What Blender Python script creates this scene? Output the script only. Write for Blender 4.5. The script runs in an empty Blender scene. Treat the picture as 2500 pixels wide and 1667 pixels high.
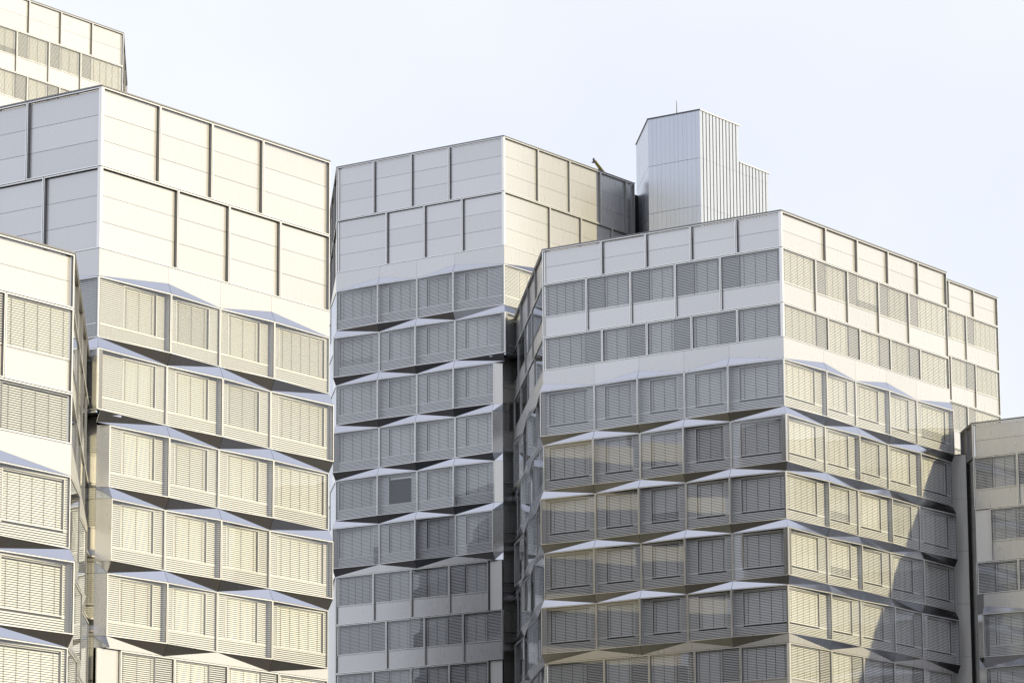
import bpy, math, random
from mathutils import Matrix, Vector
random.seed(7)
sc = bpy.context.scene
col = sc.collection

# ------------------------------------------------------------------ camera
CAM_H = 1.7
PITCH, ROLL, FPX = math.radians(10.952), math.radians(-0.318), 9032.0
cd = bpy.data.cameras.new('camera')
cam = bpy.data.objects.new('camera', cd)
col.objects.link(cam)
c_, s_ = math.cos(PITCH), math.sin(PITCH)
fw = Vector((0, c_, s_)); up0 = Vector((0, -s_, c_)); rt0 = Vector((1, 0, 0))
rt = math.cos(ROLL) * rt0 + math.sin(ROLL) * up0
up = -math.sin(ROLL) * rt0 + math.cos(ROLL) * up0
m = Matrix.Identity(4)
for i in range(3):
    m[i][0], m[i][1], m[i][2] = rt[i], up[i], -fw[i]
m[2][3] = CAM_H
cam.matrix_world = m
cd.sensor_width = 36.0
cd.lens = FPX / 2500.0 * 36.0
cd.shift_x = -16.6 / 2500.0
cd.shift_y = 78.7 / 2500.0
cd.clip_start = 1.0
cd.clip_end = 6000.0
sc.camera = cam

# ------------------------------------------------------------------ light
SUN_AZ, SUN_EL = math.radians(-20.0), math.radians(21.0)   # azimuth measured from +X
sdir = Vector((math.cos(SUN_AZ) * math.cos(SUN_EL), math.sin(SUN_AZ) * math.cos(SUN_EL), math.sin(SUN_EL)))
w = bpy.data.worlds.new('World')
sc.world = w
w.use_nodes = True
nt = w.node_tree
nt.nodes.clear()
sky = nt.nodes.new('ShaderNodeTexSky')
sky.sky_type = 'NISHITA'
sky.sun_disc = False
sky.sun_elevation = SUN_EL
sky.sun_rotation = math.atan2(sdir.x, sdir.y)
sky.air_density = 1.0
sky.dust_density = 2.0
sky.ozone_density = 1.0
cloud = nt.nodes.new('ShaderNodeTexNoise')
cloud.inputs['Scale'].default_value = 2.2
cloud.inputs['Detail'].default_value = 5.0
cloud.inputs['Roughness'].default_value = 0.55
tcw = nt.nodes.new('ShaderNodeTexCoord')
nt.links.new(tcw.outputs['Generated'], cloud.inputs['Vector'])
mrw = nt.nodes.new('ShaderNodeMapRange')
mrw.inputs['From Min'].default_value = 0.3
mrw.inputs['From Max'].default_value = 0.7
mrw.inputs['To Min'].default_value = 0.54
mrw.inputs['To Max'].default_value = 0.82
nt.links.new(cloud.outputs['Fac'], mrw.inputs['Value'])
mixw = nt.nodes.new('ShaderNodeMix')
mixw.data_type = 'RGBA'
nt.links.new(mrw.outputs['Result'], mixw.inputs['Factor'])
nt.links.new(sky.outputs['Color'], mixw.inputs[6])
mixw.inputs[7].default_value = (8.7, 8.7, 9.3, 1)           # thin bright overcast veil
bgw = nt.nodes.new('ShaderNodeBackground')
bgw.inputs['Strength'].default_value = 0.12
nt.links.new(mixw.outputs[2], bgw.inputs['Color'])
outw = nt.nodes.new('ShaderNodeOutputWorld')
nt.links.new(bgw.outputs[0], outw.inputs['Surface'])

sl = bpy.data.lights.new('sun', 'SUN')
sl.energy = 4.1
sl.angle = math.radians(0.5)
sl.color = (1.0, 0.85, 0.47)
so = bpy.data.objects.new('sun', sl)
col.objects.link(so)
so.rotation_euler = sdir.to_track_quat('Z', 'Y').to_euler()

sc.view_settings.view_transform = 'Standard'
sc.view_settings.look = 'None'
sc.view_settings.gamma = 1.0
sc.view_settings.exposure = 0.27
sc.view_settings.use_curve_mapping = False
try:
    sc.cycles.max_bounces = 8
    sc.cycles.transparent_max_bounces = 12
    sc.cycles.caustics_reflective = False
    sc.cycles.caustics_refractive = False
except Exception:
    pass

# ------------------------------------------------------------------ materials
def new_mat(name):
    mt = bpy.data.materials.new(name)
    mt.use_nodes = True
    n = mt.node_tree
    b = n.nodes['Principled BSDF']
    return mt, n, b

def metal(name, colr, metallic, rough, var=0.03, streak=0.05, stain=0.0, wave=0.0):
    mt, n, b = new_mat(name)
    b.inputs['Metallic'].default_value = metallic
    tc = n.nodes.new('ShaderNodeTexCoord')
    mp = n.nodes.new('ShaderNodeMapping')
    mp.inputs['Scale'].default_value = (5.0, 5.0, 0.5)
    n.links.new(tc.outputs['Object'], mp.inputs['Vector'])
    oi = n.nodes.new('ShaderNodeObjectInfo')
    addv = n.nodes.new('ShaderNodeVectorMath'); addv.operation = 'ADD'
    sclv = n.nodes.new('ShaderNodeVectorMath'); sclv.operation = 'SCALE'
    sclv.inputs['Scale'].default_value = 3.0
    n.links.new(oi.outputs['Location'], sclv.inputs[0])
    n.links.new(mp.outputs[0], addv.inputs[0])
    n.links.new(sclv.outputs[0], addv.inputs[1])
    nz = n.nodes.new('ShaderNodeTexNoise')
    nz.inputs['Scale'].default_value = 1.0
    nz.inputs['Detail'].default_value = 6.0
    nz.inputs['Roughness'].default_value = 0.6
    n.links.new(addv.outputs[0], nz.inputs['Vector'])
    # value = 1 + (noise-.5)*2*streak + (rand-.5)*2*var
    m1 = n.nodes.new('ShaderNodeMath'); m1.operation = 'MULTIPLY_ADD'
    m1.inputs[1].default_value = 2 * streak; m1.inputs[2].default_value = 1 - streak
    n.links.new(nz.outputs['Fac'], m1.inputs[0])
    m2 = n.nodes.new('ShaderNodeMath'); m2.operation = 'MULTIPLY_ADD'
    m2.inputs[1].default_value = 2 * var; m2.inputs[2].default_value = -var
    n.links.new(oi.outputs['Random'], m2.inputs[0])
    m3 = n.nodes.new('ShaderNodeMath'); m3.operation = 'ADD'
    n.links.new(m1.outputs[0], m3.inputs[0]); n.links.new(m2.outputs[0], m3.inputs[1])
    hs = n.nodes.new('ShaderNodeHueSaturation')
    hs.inputs['Color'].default_value = (*colr, 1)
    n.links.new(m3.outputs[0], hs.inputs['Value'])
    last = hs.outputs[0]
    if stain > 0:
        mp2 = n.nodes.new('ShaderNodeMapping'); mp2.inputs['Scale'].default_value = (3.0, 3.0, 0.25)
        n.links.new(tc.outputs['Object'], mp2.inputs['Vector'])
        ad2 = n.nodes.new('ShaderNodeVectorMath'); ad2.operation = 'ADD'
        n.links.new(mp2.outputs[0], ad2.inputs[0]); n.links.new(sclv.outputs[0], ad2.inputs[1])
        n2 = n.nodes.new('ShaderNodeTexNoise'); n2.inputs['Scale'].default_value = 1.3; n2.inputs['Detail'].default_value = 4
        n.links.new(ad2.outputs[0], n2.inputs['Vector'])
        r2 = n.nodes.new('ShaderNodeMapRange')
        r2.inputs['From Min'].default_value = 0.62; r2.inputs['From Max'].default_value = 0.85
        r2.inputs['To Max'].default_value = stain
        n.links.new(n2.outputs['Fac'], r2.inputs['Value'])
        mx = n.nodes.new('ShaderNodeMix'); mx.data_type = 'RGBA'
        n.links.new(r2.outputs[0], mx.inputs['Factor'])
        n.links.new(last, mx.inputs[6]); mx.inputs[7].default_value = (0.36, 0.33, 0.25, 1)
        last = mx.outputs[2]
    if wave > 0:      # oil-canning: sheet metal is never quite flat
        nw = n.nodes.new('ShaderNodeTexNoise'); nw.inputs['Scale'].default_value = 0.9; nw.inputs['Detail'].default_value = 2
        aw = n.nodes.new('ShaderNodeVectorMath'); aw.operation = 'ADD'
        n.links.new(tc.outputs['Object'], aw.inputs[0]); n.links.new(sclv.outputs[0], aw.inputs[1])
        n.links.new(aw.outputs[0], nw.inputs['Vector'])
        bw = n.nodes.new('ShaderNodeBump'); bw.inputs['Strength'].default_value = 1.0; bw.inputs['Distance'].default_value = wave
        n.links.new(nw.outputs['Fac'], bw.inputs['Height'])
        n.links.new(bw.outputs[0], b.inputs['Normal'])
    n.links.new(last, b.inputs['Base Color'])
    rr = n.nodes.new('ShaderNodeMath'); rr.operation = 'MULTIPLY_ADD'
    rr.inputs[1].default_value = 0.05; rr.inputs[2].default_value = rough - 0.025
    n.links.new(nz.outputs['Fac'], rr.inputs[0])
    n.links.new(rr.outputs[0], b.inputs['Roughness'])
    return mt

def plain(name, colr, rough=0.6, metallic=0.0):
    mt, n, b = new_mat(name)
    b.inputs['Base Color'].default_value = (*colr, 1)
    b.inputs['Roughness'].default_value = rough
    b.inputs['Metallic'].default_value = metallic
    return mt

M_PANEL = metal('anodised_panel', (0.64, 0.642, 0.652), 0.62, 0.28, .035, .022, stain=0.05, wave=0.006)
M_FACET = metal('anodised_facet', (0.55, 0.57, 0.63), 1.0, 0.15, .03, .02, wave=0.004)
M_FRAME = metal('bright_frame', (0.86, 0.86, 0.85), 0.6, 0.28, 0.01, 0.02)
M_WALL = metal('shaft_cladding', (0.58, 0.57, 0.55), 0.9, 0.22, .03, .03, stain=0.15, wave=0.010)
M_SHAFT = metal('pale_shaft_panel', (0.88, 0.88, 0.86), 0.10, 0.55, .03, .04, stain=0.3)
M_LOUVRE = metal('louvre_aluminium', (0.66, 0.68, 0.72), 0.10, 0.42, 0.02, 0.03)
M_BLIND = metal('blind_slat', (0.71, 0.73, 0.765), 0.05, 0.45, 0.08, 0.02)
M_CASING = metal('dark_casing', (0.24, 0.24, 0.25), 0.5, 0.35, 0.02, 0.03)  # dark fittings; also colours frame insides dark in place of recess shade
M_CORD = plain('blind_cord', (0.10, 0.10, 0.10), 0.8)
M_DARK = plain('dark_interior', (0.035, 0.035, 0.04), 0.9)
M_CORE = plain('core_membrane', (0.05, 0.05, 0.052), 0.9)
M_ROOF = plain('roof_gravel', (0.28, 0.27, 0.25), 0.95)
M_RIB = metal('ribbed_steel', (0.56, 0.60, 0.67), 0.7, 0.32, 0.02, 0.03)
M_ROD = plain('rod_steel', (0.10, 0.10, 0.11), 0.5, 0.6)
M_BRASS = plain('yellowed_steel', (0.45, 0.38, 0.12), 0.5, 0.3)

# thin glass: mirror-like by Fresnel, otherwise see-through
M_GLASS = bpy.data.materials.new('window_glass')
M_GLASS.use_nodes = True
g = M_GLASS.node_tree
g.nodes.clear()
fr = g.nodes.new('ShaderNodeFresnel')
geo = g.nodes.new('ShaderNodeNewGeometry')
ior = g.nodes.new('ShaderNodeMapRange')      # the pane reflects alike from both sides
ior.inputs['To Min'].default_value = 1.8; ior.inputs['To Max'].default_value = 1 / 1.8
g.links.new(geo.outputs['Backfacing'], ior.inputs['Value'])
g.links.new(ior.outputs[0], fr.inputs['IOR'])
gl = g.nodes.new('ShaderNodeBsdfGlossy'); gl.inputs['Roughness'].default_value = 0.015
gl.inputs['Color'].default_value = (0.95, 0.97, 1.0, 1)
tr = g.nodes.new('ShaderNodeBsdfTransparent'); tr.inputs['Color'].default_value = (0.975, 0.975, 0.965, 1)
mxs = g.nodes.new('ShaderNodeMixShader')
og = g.nodes.new('ShaderNodeOutputMaterial')
tcg = g.nodes.new('ShaderNodeTexCoord')
ng = g.nodes.new('ShaderNodeTexNoise'); ng.inputs['Scale'].default_value = 0.5; ng.inputs['Detail'].default_value = 1.0
bp = g.nodes.new('ShaderNodeBump'); bp.inputs['Strength'].default_value = 0.02; bp.inputs['Distance'].default_value = 0.3
oig = g.nodes.new('ShaderNodeObjectInfo')
adg = g.nodes.new('ShaderNodeVectorMath'); adg.operation = 'ADD'
g.links.new(tcg.outputs['Object'], adg.inputs[0]); g.links.new(oig.outputs['Location'], adg.inputs[1])
g.links.new(adg.outputs[0], ng.inputs['Vector'])
g.links.new(ng.outputs['Fac'], bp.inputs['Height'])
g.links.new(bp.outputs[0], gl.inputs['Normal'])
g.links.new(fr.outputs[0], mxs.inputs[0]); g.links.new(tr.outputs[0], mxs.inputs[1]); g.links.new(gl.outputs[0], mxs.inputs[2])
g.links.new(mxs.outputs[0], og.inputs['Surface'])

# ground: pale stone paving with darker joints and patches
M_GROUND, n, b = new_mat('stone_paving')
tc = n.nodes.new('ShaderNodeTexCoord')
nz = n.nodes.new('ShaderNodeTexNoise'); nz.inputs['Scale'].default_value = 0.08; nz.inputs['Detail'].default_value = 8
n.links.new(tc.outputs['Object'], nz.inputs['Vector'])
cr = n.nodes.new('ShaderNodeValToRGB')
cr.color_ramp.elements[0].position = 0.3; cr.color_ramp.elements[0].color = (0.026, 0.022, 0.018, 1)
cr.color_ramp.elements[1].position = 0.7; cr.color_ramp.elements[1].color = (0.050, 0.042, 0.033, 1)
n.links.new(nz.outputs['Fac'], cr.inputs[0])
n.links.new(cr.outputs[0], b.inputs['Base Color'])
b.inputs['Roughness'].default_value = 0.9

# ------------------------------------------------------------------ mesh helper
class MB:
    """collects faces in face-local coordinates: a along the wall, q outward, z up"""
    def __init__(s):
        s.v = []; s.f = []; s.mi = []
    def quad(s, pts, mi=0):
        i = len(s.v)
        s.v += [(p[0], -p[1], p[2]) for p in pts]
        s.f.append(tuple(range(i, i + len(pts)))); s.mi.append(mi)
    def box(s, a0, a1, q0, q1, z0, z1, mi=0):
        i = len(s.v)
        for z in (z0, z1):
            s.v += [(a0, -q1, z), (a1, -q1, z), (a1, -q0, z), (a0, -q0, z)]
        for f in ((0, 1, 5, 4), (1, 2, 6, 5), (2, 3, 7, 6), (3, 0, 4, 7), (4, 5, 6, 7), (3, 2, 1, 0)):
            s.f.append(tuple(i + k for k in f)); s.mi.append(mi)
    def prism(s, pts, th=0.025, mi=0):
        """polygon (a,q,z) with thickness backward along its own normal"""
        P = [Vector((p[0], -p[1], p[2])) for p in pts]
        nrm = Vector((0, 0, 0))
        for k in range(1, len(P) - 1):
            nrm += (P[k] - P[0]).cross(P[k + 1] - P[0])
        nrm.normalize()
        if nrm.y > 0:
            P.reverse(); nrm = -nrm
        i = len(s.v); n = len(P)
        s.v += [tuple(p) for p in P] + [tuple(p - nrm * th) for p in P]
        s.f.append(tuple(range(i, i + n))); s.mi.append(mi)
        s.f.append(tuple(range(i + 2 * n - 1, i + n - 1, -1))); s.mi.append(mi)
        for k in range(n):
            k2 = (k + 1) % n
            s.f.append((i + k, i + n + k, i + n + k2, i + k2)); s.mi.append(mi)
    def ring(s, a0, a1, z0, z1, bl, br, bb, bt, ql, qr, depth, mi=0):
        """rectangular frame whose front lies on a plane going from q=ql at a0 to q=qr at a1"""
        q = lambda a: ql + (qr - ql) * (a - a0) / (a1 - a0)
        o = [(a0, z0), (a1, z0), (a1, z1), (a0, z1)]
        n_ = [(a0 + bl, z0 + bb), (a1 - br, z0 + bb), (a1 - br, z1 - bt), (a0 + bl, z1 - bt)]
        for k in range(4):
            k2 = (k + 1) % 4
            O, O2, I, I2 = o[k], o[k2], n_[k], n_[k2]
            s.quad([(O[0], q(O[0]), O[1]), (O2[0], q(O2[0]), O2[1]), (I2[0], q(I2[0]), I2[1]), (I[0], q(I[0]), I[1])], mi)
            s.quad([(I[0], q(I[0]), I[1]), (I2[0], q(I2[0]), I2[1]), (I2[0], q(I2[0]) - depth, I2[1]), (I[0], q(I[0]) - depth, I[1])], mi + 1)  # inner sides take the next, darker material to imitate recess shade
            s.quad([(O2[0], q(O2[0]), O2[1]), (O[0], q(O[0]), O[1]), (O[0], q(O[0]) - depth, O[1]), (O2[0], q(O2[0]) - depth, O2[1])], mi)
    def build(s, name, mats, parent, loc=(0, 0, 0), rz=0.0):
        if not isinstance(mats, (list, tuple)):
            mats = [mats]
        me = bpy.data.meshes.new(name)
        me.from_pydata(s.v, [], s.f)
        for mt in mats:
            me.materials.append(mt)
        if len(mats) > 1:
            me.polygons.foreach_set('material_index', s.mi)
        o = bpy.data.objects.new(name, me)
        col.objects.link(o)
        o.parent = parent
        o.location = loc
        o.rotation_euler = (0, 0, rz)
        return o

def thing(name, label, cat, loc, group=None):
    o = bpy.data.objects.new(name, None)
    o.empty_display_size = 1.0
    col.objects.link(o)
    o.location = loc
    o['label'] = label; o['category'] = cat
    if group:
        o['group'] = group
    return o

def unit(deg):
    return Vector((math.cos(math.radians(deg)), math.sin(math.radians(deg))))
R, L, MD = unit(55.85), unit(144.1), unit(94.95)
FH = 3.5          # storey height
DO = 0.22         # how far the folded nodes stand out
BACK = 0.10       # inner wall behind the folded glass
ZO = CAM_H        # heights below are measured from the lens

# ------------------------------------------------------------------ facade pieces
class Facade:
    def __init__(s, tower, origin, u, length, flip=False):
        s.t = tower; s.o = Vector(origin); s.u = u; s.len = length
        s.rz = math.atan2(u.y, u.x)
    def put(s, mb, name, mats, a=0.0, z=0.0, parent=None):
        if parent is not None:
            return mb.build(name, mats, parent)
        p = s.o + s.u * a
        tl = s.t.location
        return mb.build(name, mats, s.t, (p.x - tl.x, p.y - tl.y, z + ZO), s.rz)

    # --- flat rows
    def cell_frame(s, name, a0, a1, z0, z1, parent=None):
        mb = MB()
        mb.ring(0.018, a1 - a0 - 0.018, 0.018, z1 - z0 - 0.018, .055, .055, .05, .055, 0, 0, .2)
        return s.put(mb, name, [M_FRAME, M_CASING], a0, z0)  # dark second material paints shade onto the inner sides of the frame
    def panels(s, bounds, z0, z1, strips):
        for a0, a1 in zip(bounds, bounds[1:]):
            fr_ = s.cell_frame('panel_frame', a0, a1, z0, z1)
            W = a1 - a0; H = z1 - z0
            zb, zt = .094, H - .10
            step = (zt - zb) / strips
            for k in range(strips):
                mb = MB()
                dq = random.uniform(-.004, .004)
                mb.box(.098, W - .098, -.20, -.16 + dq, zb + k * step + .009, zb + (k + 1) * step - .009)
                s.put(mb, 'cladding_panel', M_PANEL, a0, z0)
    def flat_windows(s, bounds, z0, z1, kinds, spandrel=True):
        for (a0, a1), kd in zip(zip(bounds, bounds[1:]), kinds):
            win = s.cell_frame('window', a0, a1, z0, z1)
            W = a1 - a0; H = z1 - z0
            x0, x1 = .075, W - .075
            zt = H - .075
            zs = H - 2.12 if spandrel else .062
            if spandrel:
                mb = MB()
                mb.box(x0, x1, -.19, -.11, .062, zs - .10)
                mb.box(x0, x1, -.20, -.13, zs - .085, zs - .05)
                s.put(mb, 'spandrel_panel', M_PANEL, parent=win)
                mb = MB(); mb.box(x0, x1, -.19, -.095, zs - .045, zs - .005)
                s.put(mb, 'sill', M_FRAME, parent=win)
            lw = 1.25
            if kd == 'B':
                b0, b1, l0, l1 = x0, x1, None, None
            elif kd == 'LB':
                l0, l1, b0, b1 = x0, x0 + lw, x0 + lw + .05, x1
            else:
                b0, b1, l0, l1 = x0, x1 - lw - .05, x1 - lw, x1
            s.blind(win, b0, b1, zs, zt, -.13)
            if l0 is not None:
                s.louvre(win, l0, l1, zs, zt, -.10, None)
                mb = MB()
                mid = l1 if kd == 'LB' else b1
                mb.box(mid, mid + .05, -.22, -.085, zs, zt)
                s.put(mb, 'casing', M_CASING, parent=win)
            mb = MB()
            mb.quad([(x0, -.055, zs), (x1, -.055, zs), (x1, -.055, zt), (x0, -.055, zt)])
            s.put(mb, 'glass_pane', M_GLASS, parent=win)

    def blind(s, parent, a0, a1, z0, z1, q, open_=False):
        mb = MB()
        pitch = .098
        n = int((z1 - z0 - .06) / pitch)
        tilt = random.choice((1, 1, 1.05, .96, .88))
        low = random.random() < .04
        mb.box(a0 + .01, a1 - .01, q - .06, q, z1 - .06, z1 - .005)
        if not open_:
            for k in range(n):
                z = z0 + .012 + k * pitch
                h = .076 * tilt
                if low and k < n * .25:
                    h = .055
                mb.quad([(a0 + .015, q - .005, z), (a1 - .015, q - .005, z), (a1 - .015, q - .045, z + h), (a0 + .015, q - .045, z + h)])
            W = a1 - a0
            nc = 3 if W < 2.6 else (4 if W < 3.2 else 5)
            for k in range(nc):
                a = a0 + W * (.10 + .80 * k / (nc - 1))
                mb.quad([(a - .013, q + .004, z0 + .01), (a + .013, q + .004, z0 + .01), (a + .013, q + .004, z1 - .06), (a - .013, q + .004, z1 - .06)], 1)
        else:        # blind drawn up: the sash and a dim room show
            mb.ring(a0 + .01, a1 - .01, z0 + .01, z1 - .06, .06, .06, .06, .05, q, q, .08, 1)
            mb.box(a0 + .02, a1 - .02, q - .10, q - .01, z1 - .26, z1 - .07)
            mb.mi = [m_ if m_ < 2 else 1 for m_ in mb.mi]
        # dark room behind
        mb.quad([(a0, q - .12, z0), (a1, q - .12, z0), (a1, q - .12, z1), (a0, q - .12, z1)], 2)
        return s.put(mb, 'blind', [M_BLIND, M_CORD, M_DARK], parent=parent)

    def louvre(s, parent, a0, a1, z0, z1, q, hole):
        b1, b2 = (.62, .72) if hole else (.44, .54)
        mb = MB()
        pitch = .098
        n = int((z1 - z0) / pitch)
        pitch = (z1 - z0) / n
        for k in range(n):
            z = z0 + k * pitch
            segs = [(a0, a1)]
            if hole and z + pitch > hole[2] and z < hole[3]:
                segs = [(a0, hole[0]), (hole[1], a1)]
            for x0, x1 in segs:
                if x1 - x0 < .03:
                    continue
                mb.quad([(x0, q, z), (x1, q, z), (x1, q - .012, z + pitch * b1), (x0, q - .012, z + pitch * b1)])
                mb.quad([(x0, q - .012, z + pitch * b1), (x1, q - .012, z + pitch * b1), (x1, q - .05, z + pitch * b2), (x0, q - .05, z + pitch * b2)])
        bq = q - .05
        if hole:
            h0, h1, h2, h3 = hole
            for r in ((a0, a1, z0, h2), (a0, a1, h3, z1), (a0, h0, h2, h3), (h1, a1, h2, h3)):
                if r[1] - r[0] > .02 and r[3] - r[2] > .02:
                    mb.quad([(r[0], bq, r[2]), (r[1], bq, r[2]), (r[1], bq, r[3]), (r[0], bq, r[3])], 1)
        else:
            mb.quad([(a0, bq, z0), (a1, bq, z0), (a1, bq, z1), (a0, bq, z1)], 1)
        return s.put(mb, 'louvre_screen', [M_LOUVRE, M_DARK], parent=parent)

    # --- folded rows
    def node(s, bounds, i, out, ext):
        a = bounds[i]
        if out:
            if i == 0: a -= ext[0] * DO
            if i == len(bounds) - 1: a += ext[1] * DO
        return a
    def zig_row(s, bounds, zb, zt, outs, ext, opens, lo=None, hi=None, openw=()):
        """one storey of folded box windows; outs[i] tells whether node i stands out"""
        n = len(bounds) - 1
        for i in range(n):
            a0, a1 = s.node(bounds, i, outs[i], ext), s.node(bounds, i + 1, outs[i + 1], ext)
            if lo is not None and i == 0: a0 = lo - (.1 * DO if outs[0] else 0)
            if hi is not None and i == n - 1: a1 = hi + (.1 * DO if outs[n] else 0)
            ql, qr = (DO if outs[i] else 0.0), (DO if outs[i + 1] else 0.0)
            W, H = a1 - a0, zt - zb
            g_ = .016
            mb = MB()
            mb.ring(g_, W - g_, g_, H - g_, .045, .045, .04, .045, ql, qr, .07)
            win = s.put(mb, 'window', [M_FRAME, M_CASING], a0, zb)  # shade of the inner frame sides is put in as dark colour
            q = lambda a: ql + (qr - ql) * a / W
            # glass on the folded plane
            x0, x1, z0, z1 = .055, W - .055, .05, H - .055
            mb = MB()
            mb.quad([(x0, q(x0) - .03, z0), (x1, q(x1) - .03, z0), (x1, q(x1) - .03, z1), (x0, q(x0) - .03, z1)])
            s.put(mb, 'glass_pane', M_GLASS, parent=win)
            # closing sides, head and floor of the box
            mb = MB()
            qb = -BACK - .06
            mb.quad([(x0, q(x0) - .07, z1 + .01), (x1, q(x1) - .07, z1 + .01), (x1, qb, z1 + .01), (x0, qb, z1 + .01)])
            mb.quad([(x0, q(x0) - .07, z0 - .01), (x0, qb, z0 - .01), (x1, qb, z0 - .01), (x1, q(x1) - .07, z0 - .01)])
            s.put(mb, 'soffit_lining', M_CASING, parent=win)
            nn = int((z1 - z0) / .098); pt = (z1 - z0) / nn
            for side, x in ((1, x0), (-1, x1)):
                mb = MB()
                qf = q(x) - .07
                if qf - qb < .03: continue
                for k in range(nn):
                    z = z0 + k * pt
                    mb.quad([(x + side * .004, qf, z), (x + side * .004, qb, z), (x - side * .004, qb, z + pt * .62), (x - side * .004, qf, z + pt * .62)])
                mb.quad([(x - side * .02, qf, z0), (x - side * .02, qb, z0), (x - side * .02, qb, z1), (x - side * .02, qf, z1)], 1)
                s.put(mb, 'reveal', [M_LOUVRE, M_CASING], parent=win)
            # inner wall with its casement and blind
            o0, o1 = opens[i]
            o0 = o0 - (a0 - bounds[i]); o1 = o1 - (a0 - bounds[i])
            o0 = max(o0, .09); o1 = min(o1, W - .09)
            h2, h3 = .74, H - .16
            s.louvre(win, x0, x1, z0, z1, -BACK, (o0, o1, h2, h3))
            mb = MB()
            mb.ring(o0 - .03, o1 + .03, h2 - .03, h3 + .03, .045, .045, .045, .045, -BACK + .015, -BACK + .015, .14)
            mb.box(x0, o0 - .03, -BACK - .04, -BACK + .008, h2 - .035, h2 + .012)
            mb.box(o1 + .03, x1, -BACK - .04, -BACK + .008, h2 - .035, h2 + .012)
            s.put(mb, 'casing', [M_LOUVRE, M_CASING], parent=win)
            s.blind(win, o0 + .015, o1 - .015, h2 + .01, h3 - .01, -BACK - .07, i in openw)

    def tri(s, name, pts):
        c = Vector((0, 0, 0))
        for p in pts: c += Vector(p)
        c /= len(pts)
        P = []
        for p in pts:
            d = c - Vector(p); l = d.length
            P.append(Vector(p) + d * min(.3, .012 / max(l, .001)))
        a0 = min(p[0] for p in pts); z0 = min(p[2] for p in pts)
        mb = MB(); mb.prism([(p[0] - a0, p[1], p[2] - z0) for p in P])
        s.put(mb, name, M_FACET, a0, z0)
    def spandrel(s, bounds, zT, zB, outsT, ext):
        """folded strip below a row (zT, outsT) and above the next (zB, opposite nodes)"""
        n = len(bounds) - 1
        for i in range(n):
            oL, oR = outsT[i], outsT[i + 1]
            TL = (s.node(bounds, i, oL, ext), DO if oL else 0, zT)
            TR = (s.node(bounds, i + 1, oR, ext), DO if oR else 0, zT)
            BL_ = (s.node(bounds, i, not oL, ext), 0 if oL else DO, zB)
            BR_ = (s.node(bounds, i + 1, not oR, ext), 0 if oR else DO, zB)
            if oR:
                s.tri('soffit_facet', [TL, TR, BR_]); s.tri('spandrel_facet', [TL, BR_, BL_])
            else:
                s.tri('soffit_facet', [TL, TR, BL_]); s.tri('spandrel_facet', [TR, BR_, BL_])
    def band_top(s, bounds, z0, z1, outs, ext, kink=.52):
        """plain band above the first folded row; the panel folds out at the standing nodes"""
        n = len(bounds) - 1
        for i in range(n):
            a0, a1 = bounds[i], bounds[i + 1]
            oL, oR = outs[i], outs[i + 1]
            kL = z0 + (kink if oL else 0); kR = z0 + (kink if oR else 0)
            mb = MB()
            mb.prism([(.006, 0, kL - z0 + .004), (a1 - a0 - .006, 0, kR - z0 + .004), (a1 - a0 - .006, 0, z1 - z0 - .008), (.006, 0, z1 - z0 - .008)], .03)
            s.put(mb, 'cladding_panel', M_PANEL, a0, z0)
            if oL:
                e = s.node(bounds, i, True, ext)
                s.tri('spandrel_facet', [(a0, 0, kL), (a1, 0, z0), (e, DO, z0)])
            if oR:
                e = s.node(bounds, i + 1, True, ext)
                s.tri('spandrel_facet', [(a1, 0, kR), (a0, 0, z0), (e, DO, z0)])
    def band_bottom(s, bounds, zT, zB, outs, ext):
        n = len(bounds) - 1
        for i in range(n):
            a0, a1 = bounds[i], bounds[i + 1]
            oL, oR = outs[i], outs[i + 1]
            if oR:
                e = s.node(bounds, i + 1, True, ext)
                s.tri('soffit_facet', [(a0, 0, zT), (e, DO, zT), (a1, 0, zB)])
                pts = [(0, 0, zT - zB), (a1 - a0, 0, .004), (0, 0, .004)]
            else:
                e = s.node(bounds, i, True, ext)
                s.tri('soffit_facet', [(e, DO, zT), (a1, 0, zT), (a0, 0, zB)])
                pts = [(0, 0, .004), (a1 - a0, 0, .004), (a1 - a0, 0, zT - zB)]
            mb = MB(); mb.prism(pts, .03)
            s.put(mb, 'cladding_panel', M_PANEL, a0, zB)
    def corner_strip(s, af, aw, da, dq, zb, zt, out, nxt=True):
        """splayed plain panel between a fixed corner line af and the first window edge aw;
        a standing node shifts the window edge by (da, dq)"""
        H = zt - zb
        o, o2 = (1.0, 0.0) if out else (0.0, 1.0)
        mb = MB()
        mb.prism([(0, 0, .006), (aw - af + da * o, dq * o, .006), (aw - af + da * o, dq * o, H - .006), (0, 0, H - .006)], .03)
        s.put(mb, 'cladding_panel', M_WALL, af, zb)
        if nxt:   # fold to the storey below, whose node is the opposite
            zB = zb - (FH - H)
            T0, T1 = (af, 0, zb), (aw + da * o, dq * o, zb)
            B0, B1 = (af, 0, zB), (aw + da * o2, dq * o2, zB)
            if out:
                s.tri('soffit_facet', [T0, T1, B1]); s.tri('spandrel_facet', [T0, B1, B0])
            else:
                s.tri('spandrel_facet', [T0, T1, B1]); s.tri('spandrel_facet', [T0, B1, B0])
    def wall(s, a0, a1, zs, mat=None, q=0.0):
        """plain cladding with a recessed joint at every height in zs (from top to bottom)"""
        for z1, z0 in zip(zs, zs[1:]):
            mb = MB()
            mb.box(.006, a1 - a0 - .006, q - .04, q, .008, z1 - z0 - .008)
            s.put(mb, 'cladding_panel', mat or M_WALL, a0, z0)
    def coping(s, a0, a1, z):
        mb = MB()
        mb.box(0, a1 - a0, -.40, .03, .0, .07)
        s.put(mb, 'coping', M_CASING, a0, z + .002)
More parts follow.
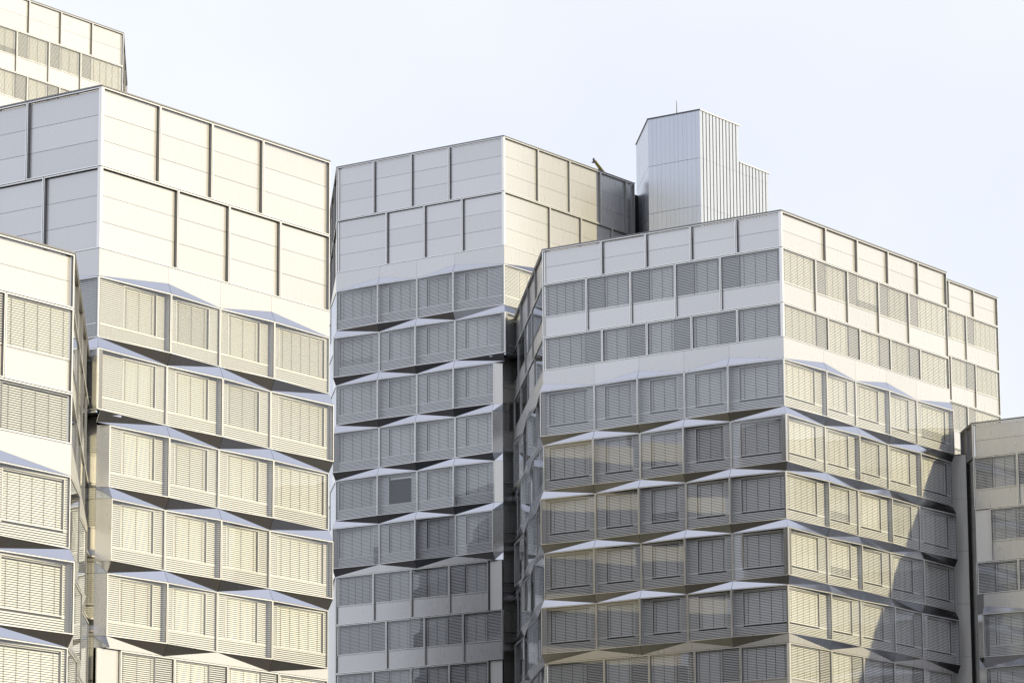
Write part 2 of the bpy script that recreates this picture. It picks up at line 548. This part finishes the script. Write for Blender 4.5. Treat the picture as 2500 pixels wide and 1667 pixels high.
    def base(s, a0, a1, z):
        mb = MB()
        mb.box(0, a1 - a0, -.3, -.02, 0, z + ZO)
        s.put(mb, 'lower_wall', M_PANEL, a0, -ZO)

def poly_core(tower, pts, z0, z1, inset, name='core_wall'):
    """dark inner mass of a tower with its flat roof, inset from the facade line"""
    n = len(pts); P = [Vector(p) for p in pts]
    Q = []
    for i in range(n):
        d0 = (P[i] - P[i - 1]).normalized(); d1 = (P[(i + 1) % n] - P[i]).normalized()
        n0 = Vector((-d0.y, d0.x)); n1 = Vector((-d1.y, d1.x))
        k = n0 + n1
        k *= inset / max(.2, k.dot(n0))
        Q.append(P[i] + k)
    tl = tower.location
    mb = MB()
    V = [(q.x - tl.x, -(q.y - tl.y)) for q in Q]
    for i in range(n):
        a, b2 = V[i], V[(i + 1) % n]
        mb.quad([(a[0], a[1], z0 + ZO), (b2[0], b2[1], z0 + ZO), (b2[0], b2[1], z1 + ZO), (a[0], a[1], z1 + ZO)])
    mb.build(name, M_CORE, tower)
    mb = MB()
    mb.quad([(v[0], v[1], z1 + ZO + .004) for v in V])
    mb.build('roof', M_ROOF, tower)

def back_walls(tower, pts, z0, z1, mat=None):
    """plain panelled walls on the unseen sides"""
    for p, q in zip(pts, pts[1:]):
        p, q = Vector(p), Vector(q)
        ln = (q - p).length
        f = Facade(tower, p, (q - p).normalized(), ln)
        k = max(1, int(ln / 6))
        for i in range(k):
            mb = MB(); mb.box(.01, ln / k - .01, -.2, -.02, 0, z1 - z0)
            f.put(mb, 'back_wall', mat or M_PANEL, ln * i / k, z0)

def rev(length, ts):
    return [length - t for t in ts]
def par(n, first):
    return [bool((i + first) % 2) for i in range(n)]

GROUP = 'office towers of folded aluminium and glass'

# ------------------------------------------------------------------ setting: ground
mb = MB()
S = 3000
mb.quad([(-S, S, 0), (S, S, 0), (S, -S, 0), (-S, -S, 0)])
gr = mb.build('ground', M_GROUND, None)
gr['kind'] = 'structure'

# shared opening patterns
def ops(bounds, first, mid, last):
    n = len(bounds) - 1
    out = []
    for i in range(n):
        W = bounds[i + 1] - bounds[i]
        f = first if i == 0 else (last if i == n - 1 else mid)
        out.append((f[0] if f[0] >= 0 else W + f[0], f[1] if f[1] > 0 else W + f[1]))
    return out

def parapet_core(z): return z - .35

# ================================================================== TOWER A  (big sunlit tower on the left)
A0 = Vector((-19.757, 170.231))
tA = thing('office_tower', 'sunlit tower left of centre with two rows of blank cladding above folded windows', 'building', (A0.x, A0.y, 0), GROUP)
A4 = A0 + 18.0 * R
f = Facade(tA, A0, R, 18.0)
za = (46.99, 43.09, 39.10, 37.76, 34.81)
EXR = (.97, .5)
FA = A0 + Vector((-.07, .786))            # corner line of the set-back storeys
fs = Facade(tA, FA, Vector((1, 0)), .6)
f.panels([0, 4.37, 8.39, 12.44, 18.0], za[1], za[0], 3)
f.panels([0, 5.8, 9.79, 13.9, 18.0], za[2], za[1], 3)
zj = [0, 5.1, 9.12, 13.18, 18.0]
oA = ops(zj, (1.95, 4.35), (.75, 3.25), (.75, -.30))
f.band_top(zj, za[3], za[2], par(5, 0), EXR)
for r in range(5):
    outs = par(5, r)
    zt, zb = za[3] - r * FH, za[4] - r * FH
    f.zig_row(zj, zb, zt, outs, EXR, oA, lo=(.95 if r >= 2 else None))
    if r < 4:
        ex = EXR if r < 1 else (0.0, .5)
        f.spandrel(zj if r < 2 else [.95] + zj[1:], zb, zt - FH, outs, ex)
    if r >= 2:
        fs.corner_strip(0, .605, .18, .12, zb, zt, outs[0], nxt=True)
f.band_bottom([.95] + zj[1:], za[4] - 4 * FH, za[4] - 4 * FH - .56, par(5, 4), (0, .5))
z5 = za[4] - 4 * FH - .56
f.flat_windows([2.0, 5.95, 10.0, 14.02, 18.0], z5 - FH, z5, ['BL', 'BL', 'BL', 'B'])
mb = MB(); mb.box(.45, 1.98, -.2, -.14, 0, FH - .02); f.put(mb, 'cladding_panel', M_PANEL, 0, z5 - FH)
f.base(0, 18, z5 - FH)
f.coping(0, 18, za[0])
# shaded side of tower A
LA = 14.6
f = Facade(tA, A0 + LA * L, -L, LA)
f.panels(rev(LA, [14.6, 11.7, 8.3, 4.86, 0]), za[1], za[0], 3)
f.panels(rev(LA, [14.6, 10.5, 7.1, 3.69, 0]), za[2], za[1], 3)
zl = rev(LA, [14.6, 10.85, 7.45, 4.0, 0])
f.band_top(zl, za[3], za[2], par(5, 0), (.5, .97))
for r in range(2):
    outs = par(5, r); zt, zb = za[3] - r * FH, za[4] - r * FH
    f.zig_row(zl, zb, zt, outs, (.5, .97), ops(zl, (.75, 2.9), (.75, 2.9), (.6, 1.9)))
    if r == 0:
        f.spandrel(zl, zb, zt - FH, outs, (.5, .97))
zu = za[4] - FH
mb = MB(); mb.box(0, LA + .1, -1.6, DO - .04, 0, .10); f.put(mb, 'overhang_soffit', M_FACET, 0, zu - .12)
f = Facade(tA, FA + LA * L, -L, LA)
f.wall(0, LA, [zu - .14] + [za[4] - r * FH - .55 for r in range(2, 7)], q=0)
f.base(0, LA, za[4] - 6 * FH - .55)
Facade(tA, A0 + LA * L, -L, LA).coping(0, LA, za[0])
A5 = A4 + 22 * MD
poly = [A0 + LA * L + .9 * R, A0 + .9 * R, A4, A5, A5 + 14 * L, A0 + LA * L + 6 * R]
poly_core(tA, poly, -ZO, parapet_core(za[0]), .5)
back_walls(tA, [A4, A5, A5 + 14 * L, A0 + LA * L + 6 * R], -ZO, za[0], M_CASING)

M_REFL_BLOCK = metal('dark_reflected_block', (0.042, 0.044, 0.046), 0.0, 0.7, .02, .1)
mb = MB()  # invented unseen block, added only so the windows have something dark to reflect
tl = tA.location
for k in range(13):
    zz = k * 3.5
    mb.box(-38 - tl.x, -13.2 - tl.x, -(251 - tl.y), -(219 - tl.y), zz, zz + 2.2)
    mb.box(-37.6 - tl.x, -13.6 - tl.x, -(250.6 - tl.y), -(219.4 - tl.y), zz + 2.2, zz + 3.5, 1)
refl_block = mb.build('added_reflection_block', [M_REFL_BLOCK, M_CASING], tA)

# ================================================================== TOWER B  (middle tower)
B4 = Vector((-0.991, 255.23))
LB = 15.2
B0 = B4 + LB * L
tB = thing('office_tower', 'shaded middle tower standing back between the two nearer towers', 'building', (B4.x, B4.y, 0), GROUP)
f = Facade(tB, B0, -L, LB)
zb_ = (66.60, 62.61, 58.66, 57.31, 54.36)
EXB = (.46, .97)
f.panels(rev(LB, [15.2, 11.77, 8.32, 4.9, 0]), zb_[1], zb_[0], 3)
f.panels(rev(LB, [15.2, 10.58, 7.14, 3.73, 0]), zb_[2], zb_[1], 3)
zj = rev(LB, [15.2, 11.19, 7.78, 4.37, 0])
oB = ops(zj, (.25, 3.45), (.8, 2.88), (.85, 2.95))
f.band_top(zj, zb_[3], zb_[2], par(5, 0), EXB)
AW = LB - .94
FB = B4 + Vector((-.15, .551))
fs = Facade(tB, FB - Vector((.61, 0)), Vector((1, 0)), .61)
for r in range(6):
    outs = par(5, r); zt, zb = zb_[3] - r * FH, zb_[4] - r * FH
    f.zig_row(zj, zb, zt, outs, EXB, oB, hi=(AW if r >= 2 else None), openw=((1,) if r == 4 else ()))
    if r < 5:
        f.spandrel(zj if r < 2 else zj[:-1] + [AW], zb, zt - FH, outs, EXB if r < 1 else (.46, 0))
    if r >= 2:
        fs.corner_strip(.61, 0, -.13, .18, zb, zt, outs[4], nxt=True)
z6 = zb_[4] - 5 * FH - .56
f.band_bottom(zj[:-1] + [AW], zb_[4] - 5 * FH, z6, par(5, 5), (.46, 0))
f.flat_windows(rev(LB, [15.15, 11.71, 8.33, 4.95, 1.54]), z6 - FH, z6, ['B', 'LB', 'LB', 'LB'])
f.wall(LB - 1.46, LB - .42, [z6 - .02, z6 - FH + .02], mat=M_SHAFT, q=-.14)
f.flat_windows(rev(LB, [15.15, 10.54, 7.13, 3.74, .30]), z6 - 2 * FH, z6 - FH, ['BL', 'BL', 'BL', 'BL'])
f.flat_windows(rev(LB, [15.15, 11.71, 8.33, 4.95, 1.54]), z6 - 3 * FH, z6 - 2 * FH, ['B', 'LB', 'LB', 'LB'])
f.wall(LB - 1.46, LB - .42, [z6 - 2 * FH - .02, z6 - 3 * FH + .02], mat=M_SHAFT, q=-.14)
f.base(0, LB, z6 - 3 * FH)
f.coping(0, LB, zb_[0])
# sunlit return of tower B
BE = B4 + 17.4 * R
f = Facade(tB, B4, R, 17.4)
f.panels([0, 4.44, 8.59, 12.71, 16.25, 17.4], zb_[1], zb_[0], 3)
f.panels([0, 5.94, 10.05, 14.21, 17.4], zb_[2], zb_[1], 3)
zj = [0, 5.1, 9.2, 13.3, 17.4]
f.band_top(zj, zb_[3], zb_[2], par(5, 0), (.97, 0))
for r in range(2):
    outs = par(5, r); zt, zb = zb_[3] - r * FH, zb_[4] - r * FH
    f.zig_row(zj, zb, zt, outs, (.97, 0), ops(zj, (1.95, 4.35), (.75, 3.25), (.75, 3.2)))
    if r == 0:
        f.spandrel(zj, zb, zt - FH, outs, (.97, 0))
zu = zb_[4] - FH
mb = MB(); mb.box(-.1, 17.4, -1.2, DO - .04, 0, .10); f.put(mb, 'overhang_soffit', M_FACET, 0, zu - .12)
hs_ = [zu - .14]
f = Facade(tB, FB, R, 17)
for r in range(2, 9):
    hs_ += [zb_[4] - r * FH + 1.2, zb_[4] - r * FH - .55]
f.wall(0, 17, hs_, q=0)
Facade(tB, B4, R, 17.4).coping(0, 17.4, zb_[0])
# left sliver of tower B
f = Facade(tB, B0 + 16 * MD, -MD, 16)
f.panels(rev(16, [16, 10.6, 5.3, 0]), zb_[1], zb_[0], 3)
f.panels(rev(16, [16, 12.2, 6.7, 0]), zb_[2], zb_[1], 3)
zj = rev(16, [16, 10.9, 5.5, 0])
f.band_top(zj, zb_[3], zb_[2], [1, 0, 1, 0], (0, .46))
for r in range(6):
    outs = [bool((i + r + 1) % 2) for i in range(4)]; zt, zb = zb_[3] - r * FH, zb_[4] - r * FH
    f.zig_row(zj, zb, zt, outs, (0, .46), ops(zj, (.8, 3.5), (.8, 3.5), (.8, 3.5)))
    f.spandrel(zj, zb, zt - FH, outs, (0, .46))
f.base(0, 16, z6 + .5)
f.coping(0, 16, zb_[0])
B5, B6 = BE + 14 * R, B0 + 16 * MD + 20 * R
poly_core(tB, [B0 + 16 * MD, B0, B4 + .9 * L, BE + .6 * L, B5, B6], -ZO, parapet_core(zb_[0]), .5)

# ================================================================== TOWER C  (large tower on the right)
C5 = Vector((16.332, 223.575))
LC = 18.24
C0 = C5 + LC * L
CE = C5 + 21.95 * R
tC = thing('office_tower', 'large corner tower on the right with five folded storeys under two flat window rows', 'building', (C5.x, C5.y, 0), GROUP)
zc = (53.48, 51.19, 47.68, 45.50, 44.14, 41.16)
f = Facade(tC, C0, -L, LC)
EXC = (.46, .97)
f.panels(rev(LC, [18.24, 13.61, 10.19, 6.76, 3.37, 0]), zc[1], zc[0], 2)
f.flat_windows(rev(LC, [18.24, 14.78, 11.36, 7.95, 4.55, 0]), zc[2], zc[1], ['B', 'LB', 'LB', 'LB', 'LB'])
f.flat_windows(rev(LC, [18.24, 13.59, 10.15, 6.76, 3.35, 0]), zc[3], zc[2], ['BL', 'BL', 'BL', 'BL', 'B'], False)
zj = rev(LC, [18.24, 14.23, 10.77, 7.36, 3.98, 0])
oC = ops(zj, (.40, 3.45), (.75, 2.83), (.65, 3.80))
f.band_top(zj, zc[4], zc[3], par(6, 1), EXC)
for r in range(5):
    outs = par(6, r + 1); zt, zb = zc[4] - r * FH, zc[5] - r * FH
    f.zig_row(zj, zb, zt, outs, EXC, oC)
    if r < 4: f.spandrel(zj, zb, zt - FH, outs, EXC)
z5 = zc[5] - 4 * FH - .56
f.band_bottom(zj, zc[5] - 4 * FH, z5, par(6, 5), EXC)
f.flat_windows(rev(LC, [18.24, 13.68, 10.28, 6.89, 3.53, 0]), z5 - FH, z5, ['BL', 'BL', 'BL', 'BL', 'B'])
f.base(0, LC, z5 - FH)
f.coping(0, LC, zc[0])
# sunlit side
f = Facade(tC, C5, R, 21.95)
EXD = (.97, .2)
f.panels([0, 5.62, 9.72, 13.83, 17.93, 21.95], zc[1], zc[0], 2)
f.flat_windows([0, 4.24, 8.33, 12.43, 16.51, 21.95], zc[2], zc[1], ['B', 'LB', 'LB', 'LB', 'LB'])
f.flat_windows([0, 5.7, 9.79, 13.89, 17.95, 21.95], zc[3], zc[2], ['BL', 'BL', 'BL', 'BL', 'B'], False)
zj = [0, 4.98, 9.06, 13.17, 17.25, 21.95]
oD = ops(zj, (.25, 3.95), (.45, 3.1), (.7, 4.1))
f.band_top(zj, zc[4], zc[3], par(6, 0), EXD)
for r in range(5):
    outs = par(6, r); zt, zb = zc[4] - r * FH, zc[5] - r * FH
    f.zig_row(zj, zb, zt, outs, EXD, oD)
    if r < 4: f.spandrel(zj, zb, zt - FH, outs, EXD)
f.band_bottom(zj, zc[5] - 4 * FH, z5, par(6, 4), EXD)
f.flat_windows([0, 5.23, 9.32, 13.35, 17.33, 21.3], z5 - FH, z5, ['BL', 'BL', 'BL', 'BL', 'B'])
f.base(0, 21.95, z5 - FH)
f.coping(0, 21.95, zc[0])
# dark receding side on the left
LM = 24.3
f = Facade(tC, C0 + LM * MD, -MD, LM)
f.panels(rev(LM, [24.3, 16.8, 11.1, 5.7, 0]), zc[1], zc[0], 2)
f.flat_windows(rev(LM, [24.3, 18.9, 13.3, 7.8, 0]), zc[2], zc[1], ['B', 'LB', 'LB', 'LB'])
f.flat_windows(rev(LM, [24.3, 22.3, 16.8, 11.2, 6.25, 0]), zc[3], zc[2], ['B', 'BL', 'BL', 'BL', 'BL'], False)
zj = rev(LM, [24.3, 20, 15, 10, 5, 0])
f.band_top(zj, zc[4], zc[3], par(6, 0), (0, .46))
for r in range(5):
    outs = par(6, r); zt, zb = zc[4] - r * FH, zc[5] - r * FH
    f.zig_row(zj, zb, zt, outs, (0, .46), ops(zj, (.8, 3.6), (.9, 3.9), (.9, 3.9)))
    if r < 4: f.spandrel(zj, zb, zt - FH, outs, (0, .46))
f.band_bottom(zj, zc[5] - 4 * FH, z5, par(6, 4), (0, .46))
f.flat_windows(zj, z5 - FH, z5, ['LB', 'LB', 'LB', 'LB', 'LB'])
f.base(0, LM, z5 - FH)
f.coping(0, LM, zc[0])
poly_core(tC, [C0 + LM * MD, C0, C5, CE, CE + 16 * MD], -ZO, parapet_core(zc[0]), .5)

# ================================================================== TOWER D  (right edge)
D0 = Vector((29.886, 240.474))
tD = thing('office_tower', 'shaded tower cut off by the right edge, with a tall pale shaft beside it', 'building', (D0.x, D0.y, 0), GROUP)
zd = (43.00, 40.73, 37.25, 33.77, 31.65, 30.34, 27.49)
LD = 12.4
f = Facade(tD, D0, -L, 46)
f.panels([0, 5.6, 9.0, 12.4], zd[1], zd[0], 2)
f.flat_windows([0, 3.28, 6.68, 12.4], zd[2], zd[1], ['LB', 'LB', 'LB'])
f.wall(.02, 1.14, [zd[2] - .02, zd[3] + .02], mat=M_SHAFT, q=-.10)
f.flat_windows([1.16, 4.6, 8.0, 12.4], zd[3], zd[2], ['BL', 'BL', 'BL'])
f.flat_windows([0, 3.13, 6.55, 12.4], zd[4], zd[3], ['LB', 'LB', 'LB'], False)
zj = [.5, 4.5, 7.9, 12.4]
f.band_top(zj, zd[5], zd[4], [True, False, True, False], (.0, 0))
mb = MB(); mb.box(0, .8, -.38, -.04, 0, zd[4] + ZO - .02); f.put(mb, 'corner_post', M_CASING, 0, -ZO)
for r in range(3):
    outs = [bool((i + r + 1) % 2) for i in range(4)]; zt, zb = zd[5] - r * FH, zd[6] - r * FH
    f.zig_row(zj, zb, zt, outs, (0, 0), ops(zj, (.75, 3.0), (.75, 2.85), (.75, 3.0)))
    f.spandrel(zj, zb, zt - FH, outs, (0, 0))
    f.corner_strip(.04, .5, 0, DO, zb, zt, outs[0], nxt=True)
f.base(0, 12.4, zd[6] - 2 * FH - .5)
f.wall(12.41, 46, [zd[0], zd[1], zd[2], zd[3], zd[5], zd[6] - 6, 14, 6, -ZO], mat=M_PANEL, q=-.02)
f.coping(0, 46, zd[0])
LDM = 3.83
f = Facade(tD, D0 + LDM * MD, -MD, LDM)
f.panels([0, 1.85, LDM], zd[1], zd[0], 1)
f.wall(.02, LDM - .02, [zd[1] - .05] + [zd[2] - k * 1.75 + .6 for k in range(0, 15)] + [-ZO], q=-.12)
f.coping(0, LDM, zd[0])
# pale shaft between towers C and D
p0 = D0 + 1.95 * MD
f = Facade(tD, p0 + 1.9 * L, -L, 1.9)
f.wall(.0, 1.84, [41.3, 38.35] + [38.35 - k * FH for k in range(1, 12)], mat=M_SHAFT, q=0)
mb = MB(); mb.box(0, 1.9, -2, .02, 0, .06); f.put(mb, 'coping', M_CASING, 0, 41.3)
mb = MB(); mb.box(0.02, 1.82, -.3, -.06, 0, 41.2 + ZO); f.put(mb, 'backing', M_CORE, 0, -ZO)
DE = D0 - 46 * L
poly_core(tD, [D0 + LDM * MD, D0, DE, DE + 20 * R, D0 + LDM * MD + 18 * R], -ZO, parapet_core(zd[0]), .4)

# ================================================================== TOWER E  (nearest, bottom left)
E0 = Vector((-18.25, 148.6))
tE = thing('office_tower', 'nearest tower in the lower left corner, cut off by the left edge', 'building', (E0.x, E0.y, 0), GROUP)
ze = (33.86, 31.57, 28.04, 25.92, 24.62, 21.62)
LE = 13.6
f = Facade(tE, E0 - LE * R, R, LE)
EXE = (0, .35)
f.panels(rev(LE, [13.6, 9.6, 5.5, 0]), ze[1], ze[0], 2)
f.flat_windows(rev(LE, [13.6, 8.2, 4.12, 0]), ze[2], ze[1], ['BL', 'BL', 'B'])
f.flat_windows(rev(LE, [13.6, 9.5, 5.5, 0]), ze[3], ze[2], ['LB', 'LB', 'LB'], False)
zj = rev(LE, [13.6, 8.8, 4.7, 0])
f.band_top(zj, ze[4], ze[3], [1, 0, 1, 0], EXE)
for r in range(3):
    outs = [bool((i + r + 1) % 2) for i in range(4)]; zt, zb = ze[4] - r * FH, ze[5] - r * FH
    f.zig_row(zj, zb, zt, outs, EXE, ops(zj, (.75, 3.3), (.75, 3.3), (.7, -.30)))
    f.spandrel(zj, zb, zt - FH, outs, EXE)
f.base(0, LE, ze[5] - 2 * FH - .5)
f.coping(0, LE, ze[0])
LEM = 24.6
f = Facade(tE, E0, MD, LEM)
f.panels([0, 5.8, 11.46, 17.14, LEM], ze[1], ze[0], 2)
f.flat_windows([0, 8.0, 13.5, 19, LEM], ze[2], ze[1], ['B', 'BL', 'BL', 'B'])
f.flat_windows([0, 6.3, 11.8, 17.3, LEM], ze[3], ze[2], ['BL', 'BL', 'BL', 'B'], False)
zj = [0, 5, 10, 15, 20, LEM]
f.band_top(zj, ze[4], ze[3], par(6, 0), (.35, 0))
for r in range(3):
    outs = par(6, r); zt, zb = ze[4] - r * FH, ze[5] - r * FH
    f.zig_row(zj, zb, zt, outs, (.35, 0), ops(zj, (.9, 3.9), (.9, 3.9), (.8, 3.6)))
    f.spandrel(zj, zb, zt - FH, outs, (.35, 0))
f.base(0, LEM, ze[5] - 2 * FH - .5)
f.coping(0, LEM, ze[0])
EB = E0 + LEM * MD
back_walls(tE, [EB, EB + 12 * L, E0 - LE * R], -ZO, ze[0])
poly_core(tE, [E0 - LE * R, E0, EB, EB + 12 * L], -ZO, parapet_core(ze[0]), .5)

# ================================================================== TOWER F  (far, top left)
F0 = Vector((-33.50, 303.9))
tF = thing('office_tower', 'farthest tower rising behind at the upper left corner', 'building', (F0.x, F0.y, 0), GROUP)
zf = (88.50, 85.58, 82.00, 78.6)
LF = 21.4
f = Facade(tF, F0 - LF * R, R, LF)
f.panels(rev(LF, [21.4, 15.9, 11.9, 7.95, 3.98, 0]), zf[1], zf[0], 2)
f.flat_windows(rev(LF, [21.4, 17.4, 13.37, 9.40, 5.42, 0]), zf[2], zf[1], ['LB'] * 5)
f.flat_windows(rev(LF, [21.4, 16.0, 12.02, 8.04, 4.0, 0]), zf[2] - FH, zf[2], ['BL'] * 4 + ['B'])
f.flat_windows(rev(LF, [21.4, 17.4, 13.37, 9.40, 5.42, 0]), zf[2] - 2 * FH, zf[2] - FH, ['LB'] * 5)
f.base(0, LF, zf[2] - 2 * FH)
f.coping(0, LF, zf[0])
f = Facade(tF, F0, MD, 16.5)
f.panels([0, 5.6, 11, 16.5], zf[1], zf[0], 2)
f.flat_windows([0, 5.2, 10.8, 16.5], zf[2], zf[1], ['B', 'LB', 'LB'])
f.flat_windows([0, 6.2, 11.6, 16.5], zf[2] - FH, zf[2], ['BL', 'BL', 'B'])
f.base(0, 16.5, zf[2] - FH)
f.coping(0, 16.5, zf[0])
back_walls(tF, [F0 + 16.5 * MD, F0 + 16.5 * MD + 14 * L], -ZO, zf[0])
poly_core(tF, [F0 - LF * R, F0, F0 + 16.5 * MD, F0 + 16.5 * MD + 14 * L], -ZO, parapet_core(zf[0]), .5)

# ================================================================== TOWER G  (behind C at the right)
G0 = Vector((37.19, 280.87))
tG = thing('office_tower', 'small lit tower end showing behind the right shoulder of the large corner tower', 'building', (G0.x, G0.y, 0), GROUP)
zg = (60.09, 57.83, 54.27, 50.78)
LG = 16.2
f = Facade(tG, G0 - LG * R, R, LG)
f.panels(rev(LG, [16.2, 12.1, 8.05, 4.0, 0]), zg[1], zg[0], 2)
f.flat_windows(rev(LG, [16.2, 13.5, 9.4, 5.37, 0]), zg[2], zg[1], ['LB'] * 4)
f.flat_windows(rev(LG, [16.2, 12.1, 8.05, 4.0, 0]), zg[3], zg[2], ['BL'] * 3 + ['B'])
f.flat_windows(rev(LG, [16.2, 13.5, 9.4, 5.5, 0]), zg[3] - FH, zg[3], ['LB'] * 4)
f.flat_windows(rev(LG, [16.2, 12.1, 8.05, 4.0, 0]), zg[3] - 2 * FH, zg[3] - FH, ['BL'] * 3 + ['B'])
f.base(0, LG, zg[3] - 2 * FH)
f.coping(0, LG, zg[0])
poly_core(tG, [G0 - LG * R, G0, G0 + 14 * MD, G0 + 14 * MD - 16 * R], -ZO, parapet_core(zg[0]), .5)

# ================================================================== rooftop plant room with vertical ribs
H0 = Vector((9.66, 265.46))
HL, HM, HR, HR2 = 4.58, 7.49, 5.65, 9.915
zh = (70.45, 67.65)
H1 = H0 - HL * L
tH = thing('plant_room', 'tall pale metal rooftop block with vertical seams and a lower step on its right', 'rooftop structure', (H0.x, H0.y, 0))
JH = [zh[0], zh[0] - 3.58, zh[0] - 7.16, zh[0] - 10.74, zh[0] - 14.3, zh[0] - 17.9]
f = Facade(tH, H0, -L, HL)
for z1, z0 in zip(JH, JH[1:]):
    for k in range(12):
        mb = MB(); w0 = HL / 12
        mb.box(.004, w0 - .004, -.04, random.uniform(-.002, .002), .012, z1 - z0 - .012)
        f.put(mb, 'seam_panel', M_RIB, k * w0, z0)
mb = MB(); mb.box(-.05, HL + .05, -.3, .05, 0, .09); f.put(mb, 'roof_edge', M_ROD, 0, zh[0])
f = Facade(tH, H0 + HM * MD, -MD, HM)
for z1, z0 in zip(JH, JH[1:]):
    for k in range(18):
        mb = MB(); w0 = HM / 18
        mb.box(.004, w0 - .004, -.04, random.uniform(-.002, .002), .012, z1 - z0 - .012)
        f.put(mb, 'seam_panel', M_RIB, k * w0, z0)
mb = MB(); mb.box(0, HM, -.3, .05, 0, .09); f.put(mb, 'roof_edge', M_ROD, 0, zh[0])
f = Facade(tH, H1, R, HR2)
def ribs(a0, a1, n, ztop):
    w0 = (a1 - a0) / n
    for z1, z0 in zip([ztop] + [j for j in JH[1:] if j < ztop - .5], [j for j in JH[1:] if j < ztop - .5]):
        for k in range(n):
            mb = MB()
            mb.box(.0, w0 - .12, -.14, 0, .006, z1 - z0 - .006)
            f.put(mb, 'rib_panel', M_RIB, a0 + k * w0, z0)
    mb = MB(); mb.box(-.02, a1 - a0 + .05, -.3, .06, 0, .08); f.put(mb, 'roof_edge', M_FRAME, a0, ztop)
ribs(0, HR, 12, zh[0])
ribs(HR, HR2, 9, zh[1])
H2, H3 = H1 + HR * R, H1 + HR2 * R
poly_core(tH, [H0 + HM * MD, H0, H1, H2, H2 + 5 * L], -ZO, zh[0] - .02, .12)
poly_core(tH, [H2 + .3 * L, H2, H3, H3 + 5 * L, H2 + 5 * L], -ZO, zh[1] - .02, .12, 'step_wall')

# lightning rod on the plant room
rp = H0 - 2.35 * L + .35 * R
tr_ = thing('lightning_rod', 'thin dark lightning rod standing on top of the pale rooftop block', 'lightning rod', (rp.x, rp.y, zh[0] + ZO + .09))
def tube(p0, p1, r0, r1, n=8):
    p0, p1 = Vector(p0), Vector(p1); d = (p1 - p0).normalized()
    e = d.orthogonal().normalized(); e2 = d.cross(e)
    mb = MB()
    ring0 = [p0 + r0 * (math.cos(2 * math.pi * k / n) * e + math.sin(2 * math.pi * k / n) * e2) for k in range(n)]
    ring1 = [p1 + r1 * (math.cos(2 * math.pi * k / n) * e + math.sin(2 * math.pi * k / n) * e2) for k in range(n)]
    cv = lambda p: (p.x, -p.y, p.z)
    for k in range(n):
        k2 = (k + 1) % n
        mb.quad([cv(ring0[k]), cv(ring0[k2]), cv(ring1[k2]), cv(ring1[k])])
    mb.quad([cv(p) for p in ring1]); mb.quad([cv(p) for p in reversed(ring0)])
    return mb
tube((0, 0, 0), (0, 0, 1.05), .035, .02).build('rod', M_ROD, tr_)
tube((0, 0, 0), (0, 0, .08), .07, .05).build('foot', M_ROD, tr_)

# davit arm folded on the roof edge of the middle tower
dp = B4 + 13.1 * R + .5 * L
td = thing('roof_davit', 'small folded davit arm perched on the roof edge of the middle tower', 'davit', (dp.x, dp.y, zb_[0] + ZO + .07))
rx, ry = R.x, R.y
tube((-.75 * rx, -.75 * ry, 0), (-.75 * rx, -.75 * ry, .18), .14, .14).build('base', M_ROD, td)
tube((1.0 * rx, 1.0 * ry, .0), (-.45 * rx, -.45 * ry, .80), .14, .11).build('arm', M_BRASS, td)
tube((.3 * rx, .3 * ry, .28), (-.55 * rx, -.55 * ry, .05), .08, .08).build('strut', M_ROD, td)
tube((-.50 * rx, -.50 * ry, .66), (-.62 * rx, -.62 * ry, .98), .09, .07).build('head', M_ROD, td)
tube((-.50 * rx, -.50 * ry, .70), (-.80 * rx, -.80 * ry, .62), .07, .05).build('hook', M_ROD, td)
